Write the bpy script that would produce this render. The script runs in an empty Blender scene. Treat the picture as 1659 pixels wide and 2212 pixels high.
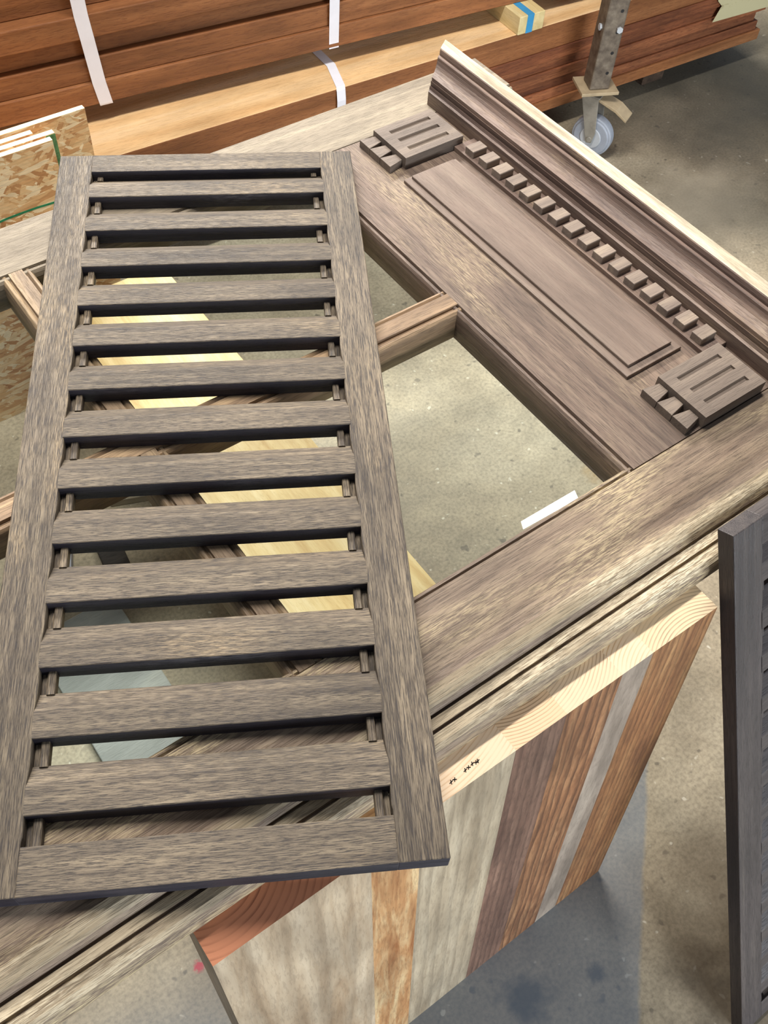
import bpy, bmesh, math, random
from mathutils import Matrix, Vector
random.seed(4)
S = bpy.context.scene
COL = S.collection
FL = 0.875                      # floor lies this far under the slatted panel's top face

# ---------------------------------------------------------------- camera
cam = bpy.data.cameras.new('camera')
cam.sensor_fit = 'VERTICAL'; cam.sensor_height = 24.0
cam.lens = 24.0 * 2150 / 2212
cam.clip_start = 0.05
co = bpy.data.objects.new('camera', cam); COL.objects.link(co)
R_, D_, F_ = (0.80924015, -0.58520199, 0.05166246), (-0.45053158, -0.6746322, -0.58471591), (0.37703007, 0.44990002, -0.80959144)
co.matrix_world = Matrix(((R_[0], -D_[0], -F_[0], 0), (R_[1], -D_[1], -F_[1], 0), (R_[2], -D_[2], -F_[2], 0.88 + FL), (0, 0, 0, 1)))
S.camera = co

# ---------------------------------------------------------------- light
w = bpy.data.worlds.new('world'); S.world = w; w.use_nodes = True
w.node_tree.nodes['Background'].inputs[0].default_value = (0.78, 0.86, 1.0, 1)
w.node_tree.nodes['Background'].inputs[1].default_value = 0.17
def area(name, loc, target, size, power, col):
    l = bpy.data.lights.new(name, 'AREA'); l.shape = 'RECTANGLE'; l.size, l.size_y = size
    l.energy = power; l.color = col
    o = bpy.data.objects.new(name, l); COL.objects.link(o)
    o.location = loc
    d = Vector(target) - Vector(loc)
    o.rotation_euler = (math.atan2(d.y, -d.z), 0, 0)     # long side stays along the room's x axis
    return o
area('ceiling_tube_far', (1.7, 4.6, 3.15), (0.4, 1.2, 0.5), (2.6, 0.5), 250, (1.0, 0.955, 0.90))
area('ceiling_tube_middle', (0.75, 1.25, 3.15), (0.1, 1.25, 0), (2.0, 0.2), 56, (1.0, 0.95, 0.89))
l = area('cool_front_fill', (1.0, -3.9, 1.25), (0, 0, 0), (2.4, 1.2), 150, (0.86, 0.93, 1.0))  # added cool fill lamp on the near side, brightens front faces
l.rotation_euler = (Vector((0.6, 0.6, 0.5)) - l.location).to_track_quat('-Z', 'Z').to_euler()

S.view_settings.view_transform = 'Standard'; S.view_settings.look = 'None'
S.view_settings.exposure = 0.82; S.view_settings.gamma = 1.0; S.view_settings.use_curve_mapping = False

# ---------------------------------------------------------------- node helpers
class NT:
    def __init__(s, name):
        s.m = bpy.data.materials.new(name); s.m.use_nodes = True
        s.t = s.m.node_tree; s.n = s.t.nodes; s.b = s.n['Principled BSDF']; s.out = s.n['Material Output']
    def new(s, k, **kw):
        n = s.n.new(k)
        for a, v in kw.items(): setattr(n, a, v)
        return n
    def link(s, a, b): s.t.links.new(a, b)
    def setin(s, node, i, v):
        if hasattr(v, 'is_linked') or hasattr(v, 'links'): s.link(v, node.inputs[i])
        else: node.inputs[i].default_value = v
    def math(s, op, a, b=0.0, c=None):
        n = s.new('ShaderNodeMath', operation=op); s.setin(n, 0, a); s.setin(n, 1, b)
        if c is not None: s.setin(n, 2, c)
        return n.outputs[0]
    def coords(s, rand=True, amount=7.0):
        tc = s.new('ShaderNodeTexCoord'); v = tc.outputs['Object']
        if rand:
            oi = s.new('ShaderNodeObjectInfo')
            m = s.new('ShaderNodeVectorMath', operation='SCALE'); m.inputs[0].default_value = (1.0, 0.73, 1.37)
            r = s.math('MULTIPLY', oi.outputs['Random'], amount); s.link(r, m.inputs['Scale'])
            a = s.new('ShaderNodeVectorMath', operation='ADD'); s.link(v, a.inputs[0]); s.link(m.outputs[0], a.inputs[1]); v = a.outputs[0]
        return v
    def map(s, v, scale, rot=(0, 0, 0), loc=(0, 0, 0)):
        n = s.new('ShaderNodeMapping'); s.link(v, n.inputs[0])
        n.inputs['Location'].default_value = loc; n.inputs['Rotation'].default_value = rot; n.inputs['Scale'].default_value = scale
        return n.outputs[0]
    def noise(s, v, scale=1.0, detail=4.0, rough=0.55, dist=0.0):
        n = s.new('ShaderNodeTexNoise'); s.link(v, n.inputs['Vector'])
        n.inputs['Scale'].default_value = scale; n.inputs['Detail'].default_value = detail
        n.inputs['Roughness'].default_value = rough; n.inputs['Distortion'].default_value = dist
        return n.outputs[0]
    def ramp(s, v, stops, interp='LINEAR'):
        n = s.new('ShaderNodeValToRGB'); s.link(v, n.inputs[0]); r = n.color_ramp; r.interpolation = interp
        while len(r.elements) < len(stops): r.elements.new(0.5)
        for e, (p, c) in zip(r.elements, stops):
            e.position = p; e.color = (c[0], c[1], c[2], 1) if not isinstance(c, (int, float)) else (c, c, c, 1)
        return n.outputs[0]
    def mix(s, fac, a, b, kind='MIX'):
        n = s.new('ShaderNodeMix', data_type='RGBA', blend_type=kind)
        s.setin(n, 0, fac); 
        for i, v in ((6, a), (7, b)):
            if hasattr(v, 'links'): s.link(v, n.inputs[i])
            else: n.inputs[i].default_value = (v[0], v[1], v[2], 1)
        return n.outputs[2]
    def bump(s, hgt, strength=0.3, dist=0.001):
        n = s.new('ShaderNodeBump'); s.link(hgt, n.inputs['Height']); n.inputs['Strength'].default_value = strength; n.inputs['Distance'].default_value = dist
        s.link(n.outputs[0], s.b.inputs['Normal'])
    def done(s, col, rough=0.6, spec=0.4):
        if hasattr(col, 'links'): s.link(col, s.b.inputs['Base Color'])
        else: s.b.inputs['Base Color'].default_value = (col[0], col[1], col[2], 1)
        s.setin(s.b, s.b.inputs.find('Roughness'), rough); s.b.inputs['Specular IOR Level'].default_value = spec
        return s.m

def srgb(r, g, b):
    f = lambda c: (c / 255 / 12.92) if c / 255 <= 0.04045 else ((c / 255 + 0.055) / 1.055) ** 2.4
    return (f(r), f(g), f(b))

def ax(axis, along, across):
    return {'x': (along, across, across), 'y': (across, along, across), 'z': (across, across, along)}[axis]

def wood(name, dark, mid, light, axis, band=45, pore=620, pore_amt=0.75, pore_col=None, blotch=0.45, rough=0.6,
         wear=None, wear_at=0.62, bump=0.35, spec=0.35, along=3.0, pore_len=38, wear_scale=1.0, rand=True, dist=0.4, pore_at=0.50, figure=None):
    """long grained timber: slow bands, fine open pores, blotches, optional pale worn patches"""
    t = NT(name); v = t.coords(rand)
    b = t.noise(t.map(v, ax(axis, along, band)), 1.0, 5, 0.6, dist)
    col = t.ramp(b, [(0.30, dark), (0.50, mid), (0.70, light)])
    bl = t.noise(t.map(v, ax(axis, 5, 14)), 1.0, 3, 0.5)
    k = t.ramp(bl, [(0.30, 1 - blotch), (0.68, 1.0 + blotch * 0.35)])
    col = t.mix(1.0, col, k, 'MULTIPLY')
    if wear:
        wn = t.noise(t.map(v, ax(axis, 4 * wear_scale, 16 * wear_scale)), 1.0, 3, 0.5)
        wf = t.noise(t.map(v, ax(axis, 70, 620)), 1.0, 3, 0.6)
        f = t.math('MULTIPLY', t.ramp(wn, [(wear_at - 0.1, 0.0), (wear_at + 0.1, 1.0)]), t.ramp(wf, [(0.42, 0.0), (0.58, 1.0)]))
        col = t.mix(f, col, wear)
    if figure:                                   # cathedral growth lines: freq across, strength
        wv = t.new('ShaderNodeTexWave', wave_type='BANDS', bands_direction='X', wave_profile='SAW'); t.link(t.map(v, ax(axis, 0.16, 1.0)), wv.inputs[0])
        wv.inputs['Scale'].default_value = figure[0]; wv.inputs['Distortion'].default_value = figure[2]; wv.inputs['Detail'].default_value = 2.5; wv.inputs['Detail Scale'].default_value = figure[3]
        col = t.mix(t.math('MULTIPLY', t.ramp(wv.outputs[1], [(0.35, 0.0), (0.9, 1.0), (1.0, 0.1)]), figure[1]), col, tuple(c * 0.45 for c in dark))
    p = t.noise(t.map(v, ax(axis, pore_len, pore)), 1.0, 3, 0.65)
    pf = t.ramp(p, [(pore_at - 0.12, 1.0), (pore_at, 0.0)])
    pa = t.math('MULTIPLY', pf, pore_amt)
    col = t.mix(pa, col, pore_col if pore_col else tuple(c * 0.28 for c in dark))
    hh = t.math('SUBTRACT', t.math('MULTIPLY', b, 0.35), t.math('MULTIPLY', pf, 0.9))
    t.bump(hh, bump, 0.0008)
    return t.done(col, rough, spec)

def plain(name, col, rough=0.5, spec=0.4, metal=0.0, mottled=0.15, scale=30):
    t = NT(name); v = t.coords()
    n = t.noise(v, scale, 5, 0.6)
    c = t.mix(t.ramp(n, [(0.3, 0.0), (0.7, 1.0)]), tuple(x * (1 - mottled) for x in col), tuple(min(1, x * (1 + mottled)) for x in col))
    t.b.inputs['Metallic'].default_value = metal
    t.bump(n, 0.08, 0.001)
    return t.done(c, rough, spec)

# ---------------------------------------------------------------- materials
M = {}
gd, gm, gl = srgb(82, 72, 60), srgb(106, 94, 78), srgb(132, 118, 97)
gp = srgb(38, 33, 33)
gw = srgb(148, 129, 101)
M['stain_x'] = wood('dark_stained_oak_crosswise', gd, gm, gl, 'x', wear=gw, wear_at=0.68, pore=1500, pore_len=75, pore_amt=0.85, pore_col=gp, blotch=0.4, rough=0.58, spec=0.28, band=130, along=6, pore_at=0.53)
M['stain_y'] = wood('dark_stained_oak_lengthwise', gd, gm, gl, 'y', wear=gw, wear_at=0.64, pore=1300, pore_len=45, pore_amt=0.85, pore_col=gp, blotch=0.45, rough=0.58, spec=0.28, band=130, along=6, pore_at=0.53)
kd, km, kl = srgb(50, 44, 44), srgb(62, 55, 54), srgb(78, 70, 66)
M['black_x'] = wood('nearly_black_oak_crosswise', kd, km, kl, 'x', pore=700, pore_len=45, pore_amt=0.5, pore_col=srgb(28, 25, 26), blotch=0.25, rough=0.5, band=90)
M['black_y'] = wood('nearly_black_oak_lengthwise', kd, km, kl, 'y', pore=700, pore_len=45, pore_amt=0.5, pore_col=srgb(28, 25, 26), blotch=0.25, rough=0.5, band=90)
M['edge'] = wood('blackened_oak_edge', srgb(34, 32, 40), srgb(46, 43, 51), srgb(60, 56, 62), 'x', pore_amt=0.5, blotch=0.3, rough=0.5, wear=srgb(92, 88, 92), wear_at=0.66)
dd, dm, dl = srgb(88, 71, 60), srgb(108, 90, 77), srgb(128, 110, 94)
dw = srgb(186, 170, 138)
M['door_x'] = wood('weathered_oak_stile', srgb(96, 79, 65), srgb(122, 104, 87), srgb(146, 128, 106), 'x', wear=srgb(184, 166, 130), wear_at=0.56, pore=1200, pore_len=40, pore_amt=0.6, blotch=0.35, rough=0.6, band=120, along=4, pore_at=0.5)
M['worn_x'] = wood('sanded_oak_ridge', srgb(122, 106, 84), srgb(152, 136, 110), srgb(180, 164, 136), 'x', wear=srgb(206, 192, 164), wear_at=0.56, pore=1200, pore_len=40, pore_amt=0.6, blotch=0.35, rough=0.6, band=120, along=4)
M['far_x'] = wood('pale_oak_stile', srgb(116, 104, 87), srgb(136, 124, 105), srgb(154, 142, 120), 'x', pore_amt=0.35, blotch=0.2, rough=0.65, band=60)
M['door_y'] = wood('old_oak_rail', dd, dm, dl, 'y', wear=srgb(156, 138, 110), wear_at=0.64, pore=1200, pore_len=40, pore_amt=0.6, blotch=0.3, rough=0.55, band=120, along=4)
M['frieze'] = wood('smooth_oak_panel', srgb(100, 84, 73), srgb(115, 98, 86), srgb(128, 112, 98), 'y', wear=srgb(168, 150, 126), wear_at=0.70, pore_amt=0.18, blotch=0.15, rough=0.55, band=50)
M['carved'] = wood('carved_oak', srgb(94, 82, 72), srgb(110, 97, 86), srgb(126, 112, 98), 'x', pore_amt=0.25, blotch=0.18, rough=0.6, band=60)
M['dentil'] = wood('oak_dentil', srgb(112, 98, 88), srgb(130, 115, 102), srgb(150, 134, 116), 'x', pore_amt=0.2, blotch=0.2, rough=0.6, band=60)
M['cornice'] = wood('oak_cornice', srgb(88, 71, 63), srgb(112, 93, 82), srgb(134, 114, 98), 'y', wear=srgb(160, 140, 112), wear_at=0.64, pore_amt=0.3, blotch=0.3, rough=0.5, band=70)
M['raw_y'] = wood('bare_sawn_oak_edge', srgb(150, 138, 116), srgb(186, 175, 152), srgb(214, 204, 184), 'y', pore_amt=0.35, blotch=0.35, rough=0.75, band=60, pore_col=srgb(120, 100, 80))
M['muntin_x'] = wood('worn_oak_muntin', srgb(112, 88, 66), srgb(146, 120, 92), srgb(176, 148, 112), 'x', pore_amt=0.4, blotch=0.35, rough=0.6)
M['muntin_y'] = wood('worn_oak_cross_muntin', srgb(106, 86, 66), srgb(140, 118, 92), srgb(170, 146, 112), 'y', pore_amt=0.4, blotch=0.35, rough=0.6)
M['pine_y'] = wood('knotless_pine', srgb(192, 156, 98), srgb(216, 188, 132), srgb(230, 208, 160), 'y', band=26, pore=220, pore_amt=0.12, blotch=0.12, rough=0.55, pore_col=srgb(190, 150, 90))
M['pine_z'] = wood('pine_leg', srgb(190, 150, 96), srgb(214, 182, 128), srgb(230, 204, 156), 'z', band=26, pore=220, pore_amt=0.12, blotch=0.15, rough=0.6)
M['lumber'] = wood('red_brown_lumber', srgb(118, 74, 40), srgb(142, 91, 53), srgb(164, 111, 69), 'x', band=28, pore=260, pore_amt=0.35, blotch=0.3, rough=0.6, along=1.2, pore_col=srgb(96, 52, 30))
M['lumber_lit_top'] = wood('lit_lumber_top', srgb(214, 168, 114), srgb(232, 194, 142), srgb(242, 210, 166), 'x', band=20, pore=260, pore_amt=0.15, blotch=0.2, rough=0.5, along=1.0, pore_col=srgb(130, 80, 44))  # light from above on the top plank's face put into its colour
M['lumber_dark'] = wood('dark_red_lumber', srgb(104, 58, 36), srgb(132, 78, 48), srgb(158, 100, 64), 'x', band=40, pore=260, pore_amt=0.4, blotch=0.45, rough=0.6, along=1.0, pore_col=srgb(66, 30, 20))
M['bearer'] = wood('old_bearer', srgb(60, 46, 36), srgb(80, 62, 48), srgb(98, 78, 60), 'y', rough=0.8)
M['offcut'] = wood('pale_offcut', srgb(196, 174, 120), srgb(216, 196, 142), srgb(228, 212, 164), 'y', band=30, pore_amt=0.15, blotch=0.15)
M['strap'] = plain('white_strap', (0.80, 0.80, 0.86), 0.35, 0.5, mottled=0.03)
M['paper'] = plain('paper', (0.86, 0.85, 0.84), 0.7, 0.2, mottled=0.03)  # white of the lamp reflection strip on the glass
M['blue_tape'] = plain('blue_tape', srgb(58, 142, 190), 0.6, 0.3, mottled=0.1)
M['steel'] = plain('galvanised_steel', srgb(150, 146, 136), 0.5, 0.5, metal=0.35, mottled=0.2, scale=40)
M['plate'] = plain('dusty_zinc_plate', srgb(172, 154, 124), 0.6, 0.4, metal=0.2, mottled=0.15)
M['wheel'] = plain('grey_rubber', srgb(150, 156, 166), 0.5, 0.4, mottled=0.1)
M['hub'] = plain('pale_grey_hub', srgb(176, 180, 184), 0.45, 0.4, mottled=0.08)
M['ink'] = plain('black_ink', (0.015, 0.012, 0.01), 0.7, 0.2)
M['red'] = plain('red_paint', srgb(170, 70, 66), 0.5)
M['greymetal'] = plain('grey_paint', srgb(150, 150, 156), 0.45)
M['darkwood'] = wood('dark_board', srgb(40, 36, 34), srgb(54, 48, 44), srgb(66, 60, 54), 'y', rough=0.7)
M['reflect_grey'] = wood('grey_pane_reflection', srgb(132, 134, 128), srgb(150, 152, 146), srgb(170, 170, 160), 'y', band=12, pore_amt=0.1, blotch=0.15, rough=0.6)  # colour of a reflection in the glass, given to a slab
M['brownboard'] = wood('pale_brown_board', srgb(150, 136, 112), srgb(172, 160, 136), srgb(190, 178, 154), 'x', band=20, pore_amt=0.15, blotch=0.15)

def glass():
    t = NT('window_glass')
    tr = t.new('ShaderNodeBsdfTransparent'); tr.inputs[0].default_value = (0.93, 0.97, 0.965, 1)
    gs = t.new('ShaderNodeBsdfGlossy'); gs.inputs['Roughness'].default_value = 0.03
    fr = t.new('ShaderNodeFresnel'); fr.inputs[0].default_value = 1.45
    ge = t.new('ShaderNodeNewGeometry')
    fac = t.math('MULTIPLY', fr.outputs[0], t.math('SUBTRACT', 1.0, ge.outputs['Backfacing']))
    mx = t.new('ShaderNodeMixShader'); t.link(fac, mx.inputs[0]); t.link(tr.outputs[0], mx.inputs[1]); t.link(gs.outputs[0], mx.inputs[2])
    t.link(mx.outputs[0], t.out.inputs[0])
    return t.m
M['glass'] = glass()

def osb(name):
    t = NT(name); v = t.coords(True)
    cols = []
    for sc, rot in (((24, 60, 70), 0.9), ((34, 60, 110), -0.6), ((20, 60, 120), 0.12)):
        m = t.map(v, (1, 1, 1), (0, rot, 0)); m = t.map(m, sc)
        d = t.new('ShaderNodeVectorMath', operation='ADD'); t.link(m, d.inputs[0])
        nz = t.new('ShaderNodeTexNoise'); t.link(m, nz.inputs['Vector']); nz.inputs['Scale'].default_value = 1.3
        sc_ = t.new('ShaderNodeVectorMath', operation='SCALE'); t.link(nz.outputs['Color'], sc_.inputs[0]); sc_.inputs['Scale'].default_value = 1.1
        t.link(sc_.outputs[0], d.inputs[1])
        vo = t.new('ShaderNodeTexVoronoi'); t.link(d.outputs[0], vo.inputs['Vector']); vo.inputs['Scale'].default_value = 1.0
        sx = t.new('ShaderNodeSeparateColor'); t.link(vo.outputs['Color'], sx.inputs[0])
        cols.append((sx.outputs[0], sx.outputs[1], vo.outputs['Distance']))
    stops = [(0.03, srgb(186, 136, 90)), (0.2, srgb(212, 166, 116)), (0.5, srgb(226, 188, 138)), (0.75, srgb(236, 206, 160)), (0.95, srgb(246, 228, 192))]
    c0 = t.ramp(cols[0][0], stops); c1 = t.ramp(cols[1][0], stops); c2 = t.ramp(cols[2][0], stops)
    c = t.mix(t.ramp(cols[1][1], [(0.45, 0.0), (0.5, 1.0)]), c0, c1)
    c = t.mix(t.ramp(cols[2][1], [(0.60, 0.0), (0.65, 1.0)]), c, c2)
    fib = t.noise(t.map(v, (30, 100, 260)), 1.0, 3, 0.6)
    c = t.mix(1.0, c, t.ramp(fib, [(0.3, 0.78), (0.7, 1.08)]), 'MULTIPLY')
    t.bump(cols[0][2], 0.3, 0.001)
    return t.done(c, 0.6, 0.35)
M['osb'] = osb('strand_board')
M['osb_edge'] = plain('sawn_strand_edge', srgb(236, 222, 182), 0.8, 0.2, mottled=0.15, scale=120)
M['green_edge'] = plain('green_edge_seal', srgb(86, 128, 84), 0.6, 0.3, mottled=0.55, scale=90)
M['green_line'] = plain('green_stamp_line', srgb(44, 132, 92), 0.7, 0.2, mottled=0.25, scale=60)

def end_grain(name, light, dark, centre, scale):
    t = NT(name); tc = t.new('ShaderNodeTexCoord'); v = t.map(tc.outputs['Object'], (1, 1, 0), loc=(-centre[0], -centre[1], 0))
    wv = t.new('ShaderNodeTexWave', wave_type='RINGS', rings_direction='Z', wave_profile='SAW'); t.link(v, wv.inputs[0])
    wv.inputs['Scale'].default_value = scale; wv.inputs['Distortion'].default_value = 1.2; wv.inputs['Detail'].default_value = 2; wv.inputs['Detail Scale'].default_value = 0.6
    f = t.ramp(wv.outputs[1], [(0.55, 0.0), (0.92, 1.0), (1.0, 0.2)])
    n = t.noise(tc.outputs['Object'], 22, 3, 0.5)
    c = t.mix(t.math('MULTIPLY', f, t.ramp(n, [(0.35, 0.15), (0.7, 0.9)])), light, dark)
    return t.done(c, 0.75, 0.25)

def concrete():
    t = NT('workshop_concrete'); tc = t.new('ShaderNodeTexCoord'); v = tc.outputs['Object']
    big = t.noise(v, 1.6, 5, 0.6, 0.3)
    c = t.ramp(big, [(0.28, srgb(132, 118, 97)), (0.5, srgb(162, 149, 125)), (0.72, srgb(184, 173, 150))])
    med = t.noise(v, 9, 6, 0.65)
    c = t.mix(1.0, c, t.ramp(med, [(0.30, 0.72), (0.66, 1.1)]), 'MULTIPLY')
    fine = t.noise(v, 140, 4, 0.6)
    c = t.mix(1.0, c, t.ramp(fine, [(0.28, 0.68), (0.6, 1.06)]), 'MULTIPLY')
    spots = t.noise(v, 38, 2, 0.4)
    c = t.mix(t.math('MULTIPLY', t.ramp(spots, [(0.68, 0.0), (0.74, 1.0)]), 0.55), c, srgb(70, 64, 58))
    light = t.noise(v, 52, 2, 0.4, 0.2)
    c = t.mix(t.math('MULTIPLY', t.ramp(light, [(0.70, 0.0), (0.75, 1.0)]), 0.6), c, srgb(214, 206, 186))
    # stains and tone patches that have a place of their own on the slab: x, y, radius, colour, strength
    def tint(c, x, y, r, colr, amt, stretch=1.0):
        m = t.map(v, (1 / r, stretch / r, 0), loc=(-x / r, -y * stretch / r, 0))
        ns = t.new('ShaderNodeTexNoise'); t.link(v, ns.inputs['Vector']); ns.inputs['Scale'].default_value = 2.2 / r; ns.inputs['Detail'].default_value = 4
        ln = t.new('ShaderNodeVectorMath', operation='LENGTH'); t.link(m, ln.inputs[0])
        d = t.math('ADD', ln.outputs['Value'], t.math('MULTIPLY', t.math('SUBTRACT', ns.outputs[0], 0.5), 1.3))
        return t.mix(t.math('MULTIPLY', t.ramp(d, [(0.35, 1.0), (1.0, 0.0)]), amt), c, colr)
    for a in FLOOR_TINTS: c = tint(c, *a)
    # blue-grey patch with one straight edge
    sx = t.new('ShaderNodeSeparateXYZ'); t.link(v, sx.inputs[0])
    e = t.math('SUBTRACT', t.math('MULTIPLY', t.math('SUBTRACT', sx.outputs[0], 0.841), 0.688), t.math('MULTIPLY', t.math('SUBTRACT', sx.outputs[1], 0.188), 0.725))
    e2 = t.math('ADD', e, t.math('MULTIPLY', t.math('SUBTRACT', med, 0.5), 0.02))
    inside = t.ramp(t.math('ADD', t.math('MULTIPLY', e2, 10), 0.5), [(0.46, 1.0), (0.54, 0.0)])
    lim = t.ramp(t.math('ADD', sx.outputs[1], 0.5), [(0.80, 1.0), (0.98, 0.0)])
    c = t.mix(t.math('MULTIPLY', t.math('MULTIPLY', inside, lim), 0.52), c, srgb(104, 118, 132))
    r = t.ramp(med, [(0.3, 0.45), (0.7, 0.7)])
    t.bump(fine, 0.15, 0.001)
    return t.done(c, r, 0.35)
FLOOR_TINTS = [(0.034, 0.405, 0.012, srgb(190, 50, 70), 0.9), (1.30, 0.80, 0.05, srgb(140, 112, 66), 0.6), (1.65, 1.0, 0.03, srgb(80, 76, 70), 0.6),
          (2.25, 1.35, 0.22, srgb(184, 172, 150), 0.55), (3.1, 1.2, 1.15, srgb(52, 51, 42), 0.78),  # pale spot, then a broad dark area at the far right
          (0.72, -0.16, 0.16, srgb(62, 54, 44), 0.7), (0.86, -0.06, 0.2, srgb(92, 76, 56), 0.6),
          (0.44, 0.06, 0.05, srgb(40, 38, 38), 0.75), (0.56, 0.02, 0.02, srgb(48, 46, 46), 0.7),
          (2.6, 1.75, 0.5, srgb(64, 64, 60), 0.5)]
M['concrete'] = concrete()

# ---------------------------------------------------------------- mesh helpers
def V(bm, pts): return [bm.verts.new(p) for p in pts]
def box(bm, x0, x1, y0, y1, z0, z1, mi=0):
    v = V(bm, [(x0, y0, z0), (x1, y0, z0), (x1, y1, z0), (x0, y1, z0), (x0, y0, z1), (x1, y0, z1), (x1, y1, z1), (x0, y1, z1)])
    fs = []
    for q in ((3, 2, 1, 0), (4, 5, 6, 7), (0, 1, 5, 4), (1, 2, 6, 5), (2, 3, 7, 6), (3, 0, 4, 7)):
        f = bm.faces.new([v[i] for i in q]); f.material_index = mi; fs.append(f)
    return fs
def prism(bm, prof, axis, a, b):
    """prof: list of 2-D points; a, b: end coordinate, or function of the 2-D point"""
    fa = a if callable(a) else (lambda p: a); fb = b if callable(b) else (lambda p: b)
    def P(p, s): return {'x': (s, p[0], p[1]), 'y': (p[0], s, p[1]), 'z': (p[0], p[1], s)}[axis]
    A = V(bm, [P(p, fa(p)) for p in prof]); B = V(bm, [P(p, fb(p)) for p in prof]); n = len(prof)
    bm.faces.new(A); bm.faces.new(B[::-1])
    for i in range(n): bm.faces.new((A[i], B[i], B[(i + 1) % n], A[(i + 1) % n]))
    bmesh.ops.recalc_face_normals(bm, faces=bm.faces[:])
def cyl(bm, p, axis, r0, r1, length, seg=24):
    m = {'x': Matrix.Rotation(math.pi / 2, 4, 'Y'), 'y': Matrix.Rotation(-math.pi / 2, 4, 'X'), 'z': Matrix.Identity(4)}[axis]
    bmesh.ops.create_cone(bm, cap_ends=True, segments=seg, radius1=r0, radius2=r1, depth=length, matrix=Matrix.Translation(p) @ m)
def obj(name, bm, mats, parent=None, bevel=0.0, seg=2, smooth=False, at=None):
    """one mesh object; vertices arrive in the thing's own frame (or, with at, in room coordinates)"""
    if at is not None: bmesh.ops.translate(bm, verts=bm.verts[:], vec=(-at[0], -at[1], -at[2]))
    bmesh.ops.recalc_face_normals(bm, faces=bm.faces[:])
    me = bpy.data.meshes.new(name); bm.to_mesh(me); bm.free()
    for m in (mats if isinstance(mats, list) else [mats]): me.materials.append(m)
    if smooth:
        for p in me.polygons: p.use_smooth = True
    o = bpy.data.objects.new(name, me); COL.objects.link(o)
    if parent is not None: o.parent = parent
    if bevel:
        b = o.modifiers.new('bevel', 'BEVEL'); b.width = bevel; b.segments = seg; b.limit_method = 'ANGLE'; b.angle_limit = math.radians(50)
    return o
def tag(o, label, cat, group=None):
    o['label'] = label; o['category'] = cat
    if group: o['group'] = group
    return o
def thing(name, label, cat, loc, rot=(0, 0, 0), group=None):
    o = bpy.data.objects.new(name, None); COL.objects.link(o); o.location = loc; o.rotation_euler = rot; o.empty_display_size = 0.1
    return tag(o, label, cat, group)
def B(): return bmesh.new()

# ---------------------------------------------------------------- setting
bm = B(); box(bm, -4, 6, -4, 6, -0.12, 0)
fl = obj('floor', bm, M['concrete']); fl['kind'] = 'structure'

# ---------------------------------------------------------------- the old door lying flat
ZT, ZB = FL - 0.022, FL - 0.067           # door face and underside
DO = (0.37, 0.71, ZB)
door = thing('door', 'old carved oak door with glass lites, lying flat on supports', 'door', DO)
def dpart(name, bm, mats, bevel=0.001, parent=None, smooth=False): return obj(name, bm, mats, parent or door, bevel, 2, smooth, at=DO)
z = lambda d: FL + d
# near stile: flat face, rounded arris, step, tread, groove and nosing on its outer edge
near = [(0.398, z(-.067)), (0.398, z(-.034)), (0.3965, z(-.028)), (0.394, z(-.0245)), (0.391, z(-.0238)), (0.3895, z(-.027)), (0.3878, z(-.027)), (0.387, z(-.022)),
        (0.352, z(-.022)), (0.336, z(-.0232)), (0.320, z(-.0262)), (0.311, z(-.0262)), (0.302, z(-.0245)), (0.294, z(-.0246)), (0.2875, z(-.0272)), (0.2850, z(-.0295)), (0.2805, z(-.0345)), (0.2800, z(-.0400)), (0.2775, z(-.0400)), (0.2770, z(-.0345)),
        (0.2668, z(-.0345)), (0.2658, z(-.0395)), (0.2636, z(-.0395)), (0.2626, z(-.0345)), (0.2530, z(-.0355)), (0.2480, z(-.039)), (0.2450, z(-.045)), (0.2440, z(-.052)), (0.246, z(-.054)), (0.246, z(-.067))]
bm = B(); prism(bm, near, 'x', -0.36, 1.10); st1 = dpart('stile', bm, [M['door_x'], M['worn_x']], 0.0)
for p in st1.data.polygons:                 # sanded ridges of the moulding have lost their stain
    yy = p.center.y + DO[1]
    if p.normal.z > 0.5 and (0.286 < yy < 0.3065 or 0.2475 < yy < 0.2635 or 0.266 < yy < 0.2772): p.material_index = 1
far = [(1.181, z(-.067)), (1.181, z(-.023)), (1.180, z(-.022)), (1.0895, z(-.022)), (1.0885, z(-.027)), (1.087, z(-.027)), (1.0855, z(-.0238)), (1.082, z(-.0245)), (1.0795, z(-.028)), (1.078, z(-.034)), (1.078, z(-.067))]
bm = B(); prism(bm, far, 'x', -0.36, 1.10); st2 = dpart('stile', bm, M['far_x'], 0.0); st2['label'] = 'paler smooth far stile'
rail = [(0.690, z(-.067)), (0.690, z(-.034)), (0.6915, z(-.028)), (0.694, z(-.0245)), (0.697, z(-.0238)), (0.6985, z(-.027)), (0.7002, z(-.027)), (0.701, z(-.022)), (1.088, z(-.022)), (1.088, z(-.067))]
bm = B(); prism(bm, rail, 'y', 0.3885, 1.0875); dpart('frieze_rail', bm, M['door_y'], 0.0)
bm = B(); box(bm, -0.36, -0.24, 0.389, 1.087, ZB, ZT); dpart('lower_rail', bm, M['door_y'])
def muntin_prof(c, half, face):
    s = [(half, -.067), (half, -.034), (half - .0015, -.028), (half - .004, -.0245), (half - .007, -.0238), (face + .0022, -.027), (face + .0006, -.027), (face, -.022)]
    r = [(c + a, z(b)) for a, b in s] + [(c - a, z(b)) for a, b in s[::-1]]
    return r
bm = B(); prism(bm, muntin_prof(0.7345, 0.0245, 0.0115), 'x', -0.24, 0.701); dpart('muntin', bm, M['muntin_x'], 0.0)
for y0, y1 in ((0.388, 0.7225), (0.7465, 1.0885)):
    bm = B(); prism(bm, muntin_prof(0.2435, 0.022, 0.0095), 'y', y0, y1); dpart('muntin', bm, M['muntin_y'], 0.0)
panes = []
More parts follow.
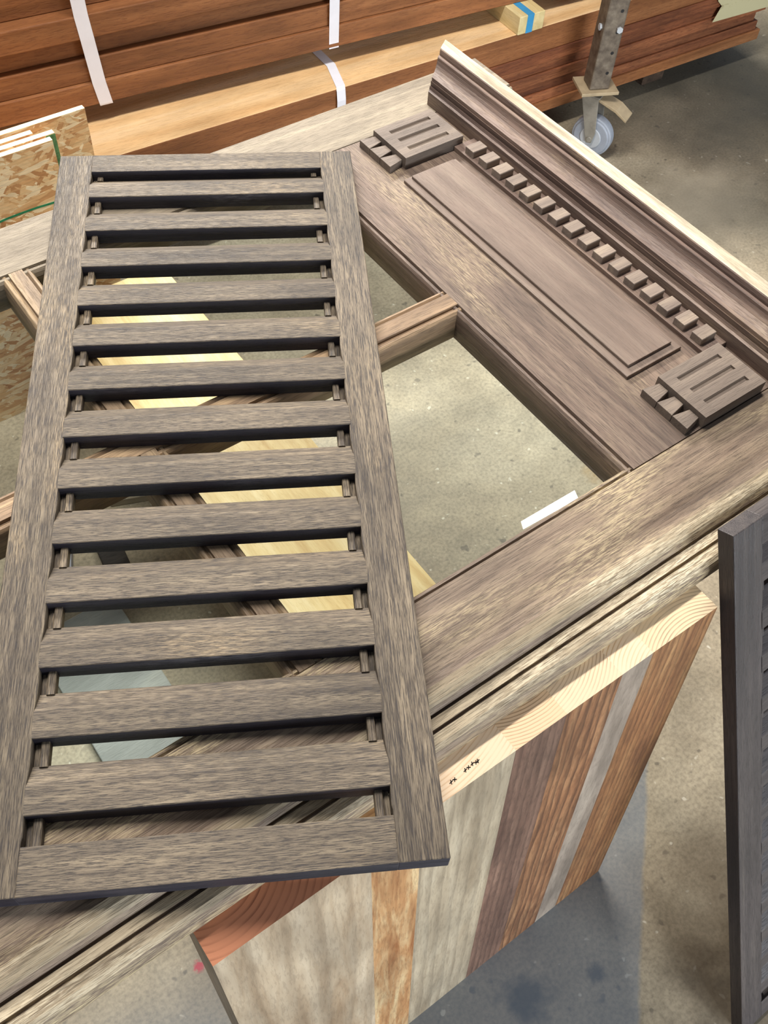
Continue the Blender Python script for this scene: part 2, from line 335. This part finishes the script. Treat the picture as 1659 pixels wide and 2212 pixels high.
for x0, x1 in ((0.2635, 0.692), (-0.2405, 0.2235)):
    for y0, y1 in ((0.396, 0.712), (0.757, 1.080)):
        bm = B(); box(bm, x0, x1, y0, y1, z(-.052), z(-.048)); panes.append(dpart('glass_pane', bm, M['glass'], 0.0))
bm = B(); prism(bm, [(0.5505, 0.4065), (0.634, 0.404), (0.6385, 0.4155), (0.5555, 0.4165)], 'z', z(-.0478), z(-.0472))  # lamp reflection in the pane, modelled as a solid white strip
lb = dpart('reflection_strip', bm, M['paper'], 0.0, panes[0]); lb['label'] = 'white strip on the glass standing in for a lamp reflection'  # 'paper' material here is the white of the lamp reflection
# frieze panel with stepped moulding
bm = B()
prism(bm, [(0.795, z(-.0225)), (0.795, z(-.0175)), (0.797, z(-.0165)), (0.804, z(-.0165)), (0.805, z(-.0165)), (0.891, z(-.0165)), (0.893, z(-.0175)), (0.893, z(-.0225))], 'y', 0.498, 0.970)
prism(bm, [(0.806, z(-.0168)), (0.806, z(-.0125)), (0.807, z(-.0118)), (0.883, z(-.0118)), (0.884, z(-.0125)), (0.884, z(-.0168))], 'y', 0.509, 0.966)
dpart('frieze_panel', bm, M['frieze'], 0.0006)
# triglyph blocks with three flutes and their drops
def triglyph(x0, x1, y0, y1):
    bm = B(); zt = z(-.003); n = 3; W = y1 - y0
    cuts = [y0]
    prof = [(y0, ZT - .0005), (y0, zt)]
    for k in range(n):
        c = y0 + W * (0.22 + 0.28 * k); hw = 0.0042
        prof += [(c - hw, zt), (c - hw * .45, zt - .0032), (c + hw * .45, zt - .0032), (c + hw, zt)]
    prof += [(y1, zt), (y1, ZT - .0005)]
    prism(bm, prof, 'x', x0 + .018, x1 - .016)
    box(bm, x0, x0 + .018, y0, y1, ZT - .0005, zt); box(bm, x1 - .016, x1, y0, y1, ZT - .0005, zt)
    bmesh.ops.remove_doubles(bm, verts=bm.verts[:], dist=1e-6)
    t = dpart('triglyph', bm, M['carved'], 0.0)
    p = W / 3 * 0.96
    for k in range(n):
        a = y0 + .003 + k * p
        bm = B(); q = [(x0 - .026, a), (x0 - .026, a + p * .98), (x0 - .0005, a + p * .80), (x0 - .0005, a + p * .20)]
        prism(bm, q, 'z', ZT - .0005, z(-.010)); g = dpart('gutta', bm, M['carved'], 0.0006, t)
triglyph(0.816, 0.925, 0.995, 1.0775); triglyph(0.816, 0.925, 0.3885, 0.4695)
bm = B(); box(bm, 0.908, 0.9475, 0.4705, 0.9945, ZT - .0005, z(-.015)); dpart('dentil_strip', bm, M['cornice'], 0.0006)
for k in range(16):
    y = 0.494 + k * 0.03133
    bm = B(); box(bm, 0.912, 0.9395, y - .0092, y + .0092, z(-.0155), z(-.004)); dpart('dentil', bm, M['dentil'], 0.0007)
# cornice: fillet, beads, cove and top fillet, mitred at its ends
cor = [(0.9475, z(-.0225)), (0.9475, z(0.0005)), (0.951, z(0.002)), (0.9525, z(0.0065)), (0.9565, z(0.0040)), (0.9555, z(0.0128)), (0.9598, z(0.0100)), (0.9600, z(0.0160)),
       (0.965, z(0.0168)), (0.970, z(0.0186)), (0.9745, z(0.0218)), (0.9778, z(0.0262)), (0.9798, z(0.0310)), (0.9805, z(0.0352)), (0.9815, z(0.0362)), (0.9855, z(0.0362)),
       (0.9885, z(0.0335)), (0.9883, z(0.0375)), (0.9892, z(0.0432)), (0.9905, z(0.0445)), (1.0125, z(0.0445)), (1.0125, z(-.0225))]
bm = B(); prism(bm, cor, 'y', lambda p: 0.388 - (p[0] - .9475) * .72, lambda p: 1.113 + (p[0] - .9475) * .72)
cn = dpart('cornice', bm, [M['cornice'], M['raw_y']], 0.0)
for p in cn.data.polygons:
    if p.normal.z > 0.95 and p.center.z > (z(0.0440) - ZB): p.material_index = 1

# ---------------------------------------------------------------- slatted oak panels
def slatted_panel(name, label, loc, rot, sx_='stain_x', sy_='stain_y'):
    t = thing(name, label, 'slatted panel', loc, rot, 'slatted oak panels')
    XL0, XL1, XR0, XR1, LEN, TH = -0.2083, -0.1622, 0.1624, 0.2083, 1.0335, 0.022
    fronts = [0.070 + 0.07235 * k for k in range(13)]
    for sgn in (-1, 1):
        n = 240; inner = []
        for i in range(n + 1):
            y = LEN * i / n
            ph = (y - fronts[0]) / 0.07235
            a = 0.0013 * math.cos(2 * math.pi * (ph - 0.25)) if 0.05 < y < 0.99 else 0
            inner.append((sgn * (0.1622 + a * 0.6), y))
        bm = B()
        outer = [(sgn * 0.2083, LEN), (sgn * 0.2083, 0)]
        pts = inner + outer
        prism(bm, pts, 'z', 0, TH)
        s = obj('stile', bm, [M[sy_], M['edge']], t, 0.0012)
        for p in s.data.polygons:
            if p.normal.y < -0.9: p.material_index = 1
    for y0, y1 in ((0.0, 0.0430), (0.9945, LEN)):
        bm = B(); box(bm, XL1 - .0005, XR0 + .0005, y0, y1, 0, TH)
        r = obj('rail', bm, [M[sx_], M['edge']], t, 0.001)
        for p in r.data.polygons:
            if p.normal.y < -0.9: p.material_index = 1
    for y in fronts:
        d = random.uniform(-.0006, .0006)
        prof = [(y, 0.0005), (y, TH + d - .0008), (y + .0008, TH + d), (y + .026, TH + d), (y + .0285, TH + d - .0004), (y + .049, 0.0105), (y + .050, 0.0095), (y + .050, 0.0005)]
        bm = B(); prism(bm, prof, 'x', XL1 - .001, XR0 + .001)
        s = obj('slat', bm, [M[sx_], M['edge']], t, 0.0)
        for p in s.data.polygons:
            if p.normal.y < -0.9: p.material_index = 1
    gaps = [(0.0430, fronts[0])] + [(f + .050, f + .07235) for f in fronts]
    gaps[-1] = (fronts[-1] + .050, 0.9945)
    for sgn in (-1, 1):
        for y0, y1 in gaps:
            a, b_, c = sgn * 0.1615, sgn * 0.1555, sgn * 0.1475
            bm = B(); prism(bm, [(a, 0.001), (a, 0.007), (b_, 0.007), (b_, 0.0120), (b_ - sgn * .001, 0.013), (c + sgn * .001, 0.013), (c, 0.0120), (c, 0.001)], 'y', y0 - .002, y1 + .002)
            obj('filler_strip', bm, M[sy_], t, 0.0)
    return t
AL = math.radians(29.8325)
gx, gy = -0.0768, 0.2520
slatted_panel('slatted_panel', 'dark stained oak slatted panel lying flat across the old door', (gx * math.cos(AL) + gy * math.sin(AL), -gx * math.sin(AL) + gy * math.cos(AL), ZT), (0, 0, -AL))
LEAN = math.radians(25.3)
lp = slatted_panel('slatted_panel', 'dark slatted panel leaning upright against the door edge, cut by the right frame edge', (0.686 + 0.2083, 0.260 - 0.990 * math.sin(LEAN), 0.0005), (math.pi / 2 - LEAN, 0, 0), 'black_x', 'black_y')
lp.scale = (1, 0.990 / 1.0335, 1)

# ---------------------------------------------------------------- glued timber slab that carries the near edge
def stave_mat(name, a, b_, c, **k): return wood(name, srgb(*a), srgb(*b_), srgb(*c), 'z', rand=False, **k)
SB = (0.028, 0.1400, 0.0); ST = ZB
slab = thing('timber_slab', 'thick glued timber slab standing on end under the near edge of the door', 'timber slab', SB)
pale_, ring_ = srgb(234, 208, 176), srgb(140, 104, 72)
staves = [
 (0.000, 0.170, stave_mat('grey_tan_stave', (150, 126, 98), (172, 153, 127), (188, 171, 146), band=40, pore=300, pore_amt=0.2, blotch=0.35, along=2.0, figure=(9, 0.35, 5, 1.0)), end_grain('red_end_grain', srgb(186, 124, 92), srgb(88, 42, 30), (0.03, 0.16), 46)),
 (0.170, 0.232, stave_mat('orange_streaked_stave', (134, 84, 44), (170, 128, 84), (204, 178, 134), band=60, pore=240, pore_amt=0.25, blotch=0.35, along=1.2), end_grain('tan_end_grain', srgb(222, 176, 124), srgb(140, 86, 52), (0.2, 0.30), 30)),
 (0.232, 0.350, stave_mat('grey_stave', (136, 120, 97), (160, 145, 121), (178, 164, 140), band=40, pore=300, pore_amt=0.2, blotch=0.35, along=1.6, figure=(16, 0.35, 3, 1.5)), end_grain('cream_end_grain', pale_, srgb(196, 150, 100), (0.26, 0.30), 70)),
 (0.350, 0.420, stave_mat('purple_brown_stave', (88, 62, 50), (112, 84, 69), (136, 106, 88), band=36, pore=240, pore_amt=0.3, blotch=0.35, along=1.4, figure=(26, 0.5, 3, 1.5)), end_grain('pale_ring_end', srgb(234, 202, 164), ring_, (0.40, 0.20), 85)),
 (0.420, 0.500, stave_mat('warm_brown_stave', (104, 68, 44), (136, 94, 62), (160, 120, 84), band=40, pore=240, pore_amt=0.3, blotch=0.35, along=2.2, dist=2.0, figure=(22, 0.8, 5, 1.3)), end_grain('pale_arc_end', srgb(236, 210, 176), srgb(140, 100, 64), (0.40, 0.20), 80)),
 (0.500, 0.546, stave_mat('ash_grey_stave', (116, 103, 90), (142, 128, 114), (166, 152, 136), band=30, pore=220, pore_amt=0.2, blotch=0.4), end_grain('cream_arc_end', srgb(238, 214, 182), srgb(200, 160, 112), (0.56, 0.02), 70)),
 (0.546, 0.648, stave_mat('orange_brown_stave', (106, 68, 42), (138, 95, 59), (164, 124, 82), band=40, pore=240, pore_amt=0.3, blotch=0.35, figure=(28, 0.55, 3, 1.5)), end_grain('dark_ring_end', srgb(236, 210, 172), srgb(96, 66, 44), (0.600, 0.0), 75)),
]
LY = 0.0715
for x0, x1, mf, me_ in staves:
    bm = B()
    v = V(bm, [(x0, 0, 0), (x1, 0, 0), (x1, .085, 0), (x0, .085, 0), (x0, LY, ST), (x1, LY, ST), (x1, LY + .085, ST), (x0, LY + .085, ST)])
    for q in ((3, 2, 1, 0), (4, 5, 6, 7), (0, 1, 5, 4), (1, 2, 6, 5), (2, 3, 7, 6), (3, 0, 4, 7)):
        f = bm.faces.new([v[i] for i in q]); f.material_index = 1 if q == (4, 5, 6, 7) else 0
    obj('stave', bm, [mf, me_], slab)
# scribbled marks on the pale end grain
bm = B()
for i, (x, y) in enumerate([(0.3036, 0.2231), (0.3081, 0.2232), (0.3227, 0.2246), (0.3272, 0.225), (0.3326, 0.2259), (0.3366, 0.2249), (0.3391, 0.225)]):
    x -= SB[0]; y -= SB[1]
    for a in ((0.9, -0.5) if i % 2 else (0.2, 1.2)):
        ca, sa = math.cos(a), math.sin(a); L, T = 0.0022, 0.00045
        prism(bm, [(x + ca * L - sa * T, y + sa * L + ca * T), (x - ca * L - sa * T, y - sa * L + ca * T), (x - ca * L + sa * T, y - sa * L - ca * T), (x + ca * L + sa * T, y + sa * L - ca * T)], 'z', ST + .0002, ST + .0005)
obj('ink_scribble', bm, M['ink'], slab)['label'] = 'black handwritten scribble on end grain'

# ---------------------------------------------------------------- low pine bench under the door, seen through the glass
TR = (0.535, 1.00, 0)
tr = thing('low_bench', 'low bench with a pale pine plank top seen through the door glass', 'bench', TR)
bm = B(); box(bm, -0.145, 0.140, -0.64, 0.64, FL - .645, FL - .60); obj('top_plank', bm, M['pine_y'], tr, 0.002)
for y in (-0.50, 0.50):
    bm = B(); box(bm, -0.11, 0.11, y - .03, y + .03, 0, FL - .645); obj('leg', bm, M['pine_z'], tr, 0.002)

# ---------------------------------------------------------------- strand board sheets standing behind the door
def sheet(x1, y0, top, label, line=False, green=False, paint=False):
    L = (-0.6, y0, 0)
    t = thing('strand_board_sheet', label, 'board', L, (0, 0, 0), 'strand board sheets behind the door')
    w_ = x1 - L[0]
    bm = B(); fs = box(bm, 0, w_, 0, 0.0125, 0, top)
    fs[1].material_index = 1; fs[3].material_index = 2 if green else 1
    obj('board', bm, [M['osb'], M['osb_edge'], M['green_edge']], t, 0.0008)
    if paint:
        bm = B(); zs = [top - .002 - i * top / 60 for i in range(40)]
        pts = [(w_ - .017 + random.uniform(-.003, .003), q) for q in zs]
        prism(bm, pts + [(w_ + .0003, zs[-1]), (w_ + .0003, zs[0])], 'y', -0.0005, 0.0002)
        obj('edge_paint', bm, M['green_edge'], t)['label'] = 'green edge paint'
    if line:
        bm = B(); zl = 0.501
        pts = [(0.3 + 0.9 * i / 30, zl + .0016 * math.sin(i * 1.1) + (random.random() - .5) * .0016) for i in range(31)]
        lo = [(a, b - .0045) for a, b in pts]
        prism(bm, pts + lo[::-1], 'y', -0.0004, 0.0002); obj('stamped_line', bm, M['green_line'], t)['label'] = 'green stamped line'
    return t
H = FL - 0.248
sheet(0.512, 1.664, H, 'frontmost strand board sheet with a green line across its face', True, True)
sheet(0.525, 1.683, H, 'strand board sheet with green painted end right behind the frontmost one', False, True, True)
sheet(0.490, 1.702, H, 'short strand board sheet just in front of the largest one', False, False)
sheet(0.606, 1.722, H + .003, 'largest strand board sheet, rearmost, with its bare end beside the lumber', False, False)

# ---------------------------------------------------------------- lumber stacks
def board(name, label, ref, ang, u0, u1, setback, depth, z0, z1, mat, group):
    c, s = math.cos(ang), math.sin(ang)
    # root at the middle of the front bottom edge
    um = (u0 + u1) / 2
    loc = (ref[0] + c * um - s * setback, ref[1] + s * um + c * setback, z0)
    bm = B(); box(bm, u0 - um, u1 - um, 0, depth, 0, z1 - z0)
    o = obj(name, bm, mat, None, 0.0022)
    if isinstance(mat, list):
        for p in o.data.polygons:
            if p.normal.z > 0.9: p.material_index = 1
    o.location = loc; o.rotation_euler = (0, 0, ang)
    return tag(o, label, 'lumber', group)
A1, R1 = math.radians(-3.5), (1.30, 1.913)
zl = [FL - .53, FL - .605, FL - .640, FL - .672, FL - .703, FL - .735, FL - .766, FL - .80]
lab1 = ['thick plank topping the lower lumber stack, pale orange upper face', 'board directly under the thick top plank of the lower stack', 'second board under the thick top plank of the lower stack',
        'middle board of the lower lumber stack below the thick plank', 'third lowest board of the lower lumber stack', 'second lowest board of the lower lumber stack', 'lowest board of the lower lumber stack, just above the floor']
sb1 = [0, -.004, .004, -.002, .006, .000, -.006]
rt = [1.60, 1.62, 1.59, 1.63, 1.60, 1.615, 1.635]
for i in range(7):
    board('lumber_board', lab1[i], R1, A1, -2.2, rt[i], sb1[i], 0.36, zl[i + 1] + .0004, zl[i], [M['lumber'], M['lumber_lit_top']] if i == 0 else M['lumber'] if i == 6 else M['lumber_dark'], 'lower lumber stack')
A2, R2 = math.radians(-7.0), (1.38, 2.007)
zu = [FL - .48, FL - .426, FL - .373, FL - .321, FL - .269, FL - .216, FL - .165]
lab2 = ['bottom board of the strapped upper lumber bundle', 'second board from the bottom of the strapped upper bundle', 'recessed shadowed third board of the strapped upper bundle',
        'protruding fourth board of the upper bundle with a bright top edge', 'set back fifth board of the upper bundle above the protruding one', 'topmost board of the upper bundle, just showing at the top left corner']
sb2 = [-.004, .004, .024, -.008, .030, .034, .055]
for i in range(6):
    board('lumber_board', lab2[i], R2, A2, -2.1 + .03 * (i % 3), 1.5 + .03 * ((i * 2) % 3), sb2[i], 0.30, zu[i] + .0004, zu[i + 1], M['lumber'], 'upper lumber bundle')
def local(ref, ang, u, v): return (ref[0] + math.cos(ang) * u - math.sin(ang) * v, ref[1] + math.sin(ang) * u + math.cos(ang) * v)
for k, (u, lb) in enumerate(((1.25, 'dark bearer under the right end of the lower lumber stack'),)):
    p = local(R1, A1, u, .05)
    bm = B(); box(bm, -.045, .045, 0, .30, 0, FL - .80); o = obj('bearer', bm, M['bearer'], None, .002); o.location = (p[0], p[1], 0); o.rotation_euler = (0, 0, A1)
    tag(o, lb, 'bearer')
# spacer sticks between the two stacks; the right one sticks out and has blue tape round it
for k, (u, v0, lb) in enumerate(((0.592, -0.005, 'pale spacer block with blue tape poking out between the lumber stacks'),)):
    p = local(R1, A1, u, v0)
    t = thing('spacer_block', lb, 'spacer', (p[0], p[1], FL - .53), (0, 0, A1))
    bm = B(); box(bm, 0, .086, 0, .34 - v0, 0, .0498); obj('block', bm, M['offcut'], t, .002)
    if k == 0:
        bm = B(); prism(bm, [(-.0006, 0.0), (-.0006, .0503), (.09, .0503), (.09, .0494), (.0002, .0494), (.0002, 0.0)], 'x', .026, .048); obj('tape', bm, M['blue_tape'], t)['label'] = 'blue tape band'
# straps
def strap_path(bm, pts, w, th=.0012):
    """pts in (u, v, z) of a stack frame; flat band w wide along u"""
    n = len(pts); rings = []
    for i, (u, v, zz) in enumerate(pts):
        a = Vector(pts[max(0, i - 1)][1:]); b = Vector(pts[min(n - 1, i + 1)][1:]); d = (b - a).normalized(); nn = Vector((-d.y, d.x)) * th
        rings.append(V(bm, [(u - w / 2, v, zz), (u + w / 2, v, zz), (u + w / 2, v + nn.x, zz + nn.y), (u - w / 2, v + nn.x, zz + nn.y)]))
    for a, b in zip(rings, rings[1:]):
        for j in range(4): bm.faces.new((a[j], a[(j + 1) % 4], b[(j + 1) % 4], b[j]))
    bm.faces.new(rings[0]); bm.faces.new(rings[-1][::-1])
def strap(label, ref, ang, pts, w, zbase):
    bm = B(); strap_path(bm, [(u, v, zz - zbase) for u, v, zz in pts], w)
    o = obj('strap', bm, M['strap']); o.location = (ref[0], ref[1], zbase); o.rotation_euler = (0, 0, ang)
    return tag(o, label, 'strap', 'white plastic straps')
top = zu[-1]
strap('white strap hanging loose down the left side of the upper bundle', R2, A2, [(-.622, .30, top + .002), (-.622, .02, top + .002), (-.622, -.009, top - .02), (-.620, -.0095, zu[4]), (-.616, -.0100, zu[3]), (-.608, -.0080, zu[1]), (-.600, -.006, zu[0] - .0), (-.599, -.005, zu[0] - .004)], .031, FL - .49)
strap('white strap tight around the upper bundle near the frame top centre', R2, A2, [(-.006, .30, top + .002), (-.006, .02, top + .002), (-.006, -.009, top - .02), (-.004, -.0095, zu[4]), (-.003, -.0100, zu[3]), (-.001, -.004, zu[0] + .01), (0.0, -.003, zu[0] - .003), (0, .02, zu[0] - .004), (0, .28, zu[0] - .004)], .027, FL - .49)
strap('white strap crossing the pale top plank of the lower stack', R1, A1, [(.068, .33, zl[0] + .002), (.068, .10, zl[0] + .002), (.040, .006, zl[0] + .002), (.036, -.004, zl[0] - .003), (.036, -.008, zl[0] - .03), (.036, -.009, zl[7] + .004), (.036, -.004, zl[7] - .003), (.036, .30, zl[7] - .003)], .025, FL - .81)
# paper tag at the right end of the lower stack
bm = B()
pp = [(-.030, -.020), (0.0, -.083), (.024, -.103), (.004, -.149), (.262, -.158), (.262, -.020)]
prism(bm, pp, 'y', -0.0115, -0.0105)
t = NT('scribbled_paper'); v = t.coords(False)
n = t.noise(t.map(v, (30, 1, 45)), 1.0, 2, 0.5, 1.0)
sx = t.new('ShaderNodeSeparateXYZ'); t.link(v, sx.inputs[0])
msk = t.ramp(t.math('ADD', t.math('MULTIPLY', sx.outputs[2], 5), 1.0), [(0.40, 0.0), (0.50, 1.0)])
M['note'] = t.done(t.mix(t.math('MULTIPLY', t.ramp(n, [(0.56, 0.0), (0.68, 0.8)]), msk), srgb(186, 178, 140), srgb(126, 108, 66)), 0.7, 0.2)
o = obj('paper_note', bm, M['note']); p = local(R1, A1, 1.372, 0); o.location = (p[0], p[1], FL - .53); o.rotation_euler = (0, 0, A1)
tag(o, 'pale paper note with faded scribbles on the right end of the lower stack', 'paper')

# ---------------------------------------------------------------- rack leg on a braked caster
PL = (2.095, 1.735, 0)
leg = thing('rack_leg', 'perforated steel rack leg on a braked swivel caster in front of the lumber', 'rack leg', PL, (0, 0, math.radians(-25)))
SW = Matrix.Rotation(math.radians(-40), 4, 'Z')
def sw(bm): bmesh.ops.transform(bm, matrix=SW, verts=bm.verts[:]); return bm
t = NT('perforated_steel'); v = t.coords(False)
sx = t.new('ShaderNodeSeparateXYZ'); t.link(v, sx.inputs[0])
zz = t.math('SUBTRACT', t.math('FRACT', t.math('MULTIPLY', sx.outputs[2], 1 / .058)), 0.5)
zz = t.math('MULTIPLY', zz, .058)
rad = t.math('MINIMUM', t.math('SQRT', t.math('ADD', t.math('POWER', t.math('SUBTRACT', sx.outputs[0], .012), 2.0), t.math('POWER', zz, 2.0))),
             t.math('SQRT', t.math('ADD', t.math('POWER', t.math('SUBTRACT', sx.outputs[1], .029), 2.0), t.math('POWER', zz, 2.0))))
hole = t.ramp(t.math('MULTIPLY', rad, 100), [(0.44, 1.0), (0.52, 0.0)])
nn = t.noise(v, 45, 4, 0.6)
colr = t.ramp(nn, [(0.3, srgb(82, 72, 62)), (0.55, srgb(110, 99, 86)), (0.75, srgb(132, 122, 107))])
t.b.inputs['Metallic'].default_value = 0.2
M['perf'] = t.done(t.mix(hole, colr, (0.012, 0.011, 0.012)), 0.5, 0.4)
bm = B(); box(bm, -.029, .029, -.029, .029, .212, 1.10); obj('post', bm, M['perf'], leg, .004)
for dx in (-.046, .028):
    bm = B(); cyl(bm, (.016 if dx > 0 else -.031, -.031 if dx > 0 else -.01, .385), 'y' if dx > 0 else 'x', .009, .008, .008, 6); obj('bolt', bm, M['hub'], leg)
bm = B(); box(bm, -.055, .055, -.045, .045, .2025, .2115); obj('mounting_plate', bm, M['plate'], leg, .001)
bm = B(); cyl(bm, (0, 0, .1965), 'z', .028, .024, .012); obj('swivel_ring', bm, M['steel'], leg, .001)
bm = B()
for s in (-1, 1):
    pts = [(-.026, .190), (.026, .190), (.040, .085), (.034, .052), (.018, .048), (.006, .085)]
    prism(bm, pts, 'y', s * .027, s * .030)
box(bm, -.026, .030, -.030, .030, .187, .1925)
obj('fork', sw(bm), M['steel'], leg, .001)
bm = B(); cyl(bm, (.026, 0, .062), 'y', .0605, .0605, .030, 40); cyl(bm, (.026, 0, .062), 'y', .054, .054, .038, 40)
wh = obj('wheel', sw(bm), M['wheel'], leg, .004, 3)
bm = B(); cyl(bm, (.026, 0, .062), 'y', .032, .032, .044, 32); obj('hub', sw(bm), M['hub'], wh, .002)
bm = B(); cyl(bm, (.026, 0, .062), 'y', .008, .008, .066, 12); obj('axle', sw(bm), M['steel'], wh, .001)
bm = B(); prism(bm, [(.024, .180), (.025, .187), (.082, .172), (.118, .150), (.117, .144), (.080, .164)], 'y', -.026, .026); obj('brake_pedal', sw(bm), M['plate'], leg, .001)

# ---------------------------------------------------------------- odds and ends on the floor, seen through the glass
def floor_bar(name, label, cat, p0, p1, wd, ht, mats, mid=None):
    a = math.atan2(p1[1] - p0[1], p1[0] - p0[0]); L = math.hypot(p1[0] - p0[0], p1[1] - p0[1])
    bm = B(); box(bm, 0, L, -wd / 2, wd / 2, 0, ht); o = obj(name, bm, mats, None, .002); o.location = (p0[0], p0[1], 0); o.rotation_euler = (0, 0, a)
    tag(o, label, cat); return o
floor_bar('grey_reflection', 'broad grey slab on the floor standing in for a reflection in the glass', 'board', (0.150, 0.45), (0.150, 1.10), .175, .018, M['reflect_grey'])  # added slab standing in for a reflection in the pane
o = floor_bar('striped_bar', 'narrow grey bar with a red stripe on the floor under the door', 'bar', (0.165, 1.20), (0.33, 1.55), .055, .022, M['greymetal'])
bm = B(); box(bm, .02, .36, -.020, .006, .0225, .0235); obj('stripe', bm, M['red'], o)['label'] = 'red stripe'
floor_bar('dark_offcut', 'short dark board on the floor beside the red striped bar', 'board', (0.272, 1.13), (0.290, 1.26), .05, .03, M['darkwood'])
floor_bar('pale_offcut', 'pale flat offcut on the floor beyond the dark board', 'board', (0.345, 1.335), (0.460, 1.29), .05, .02, M['brownboard'])
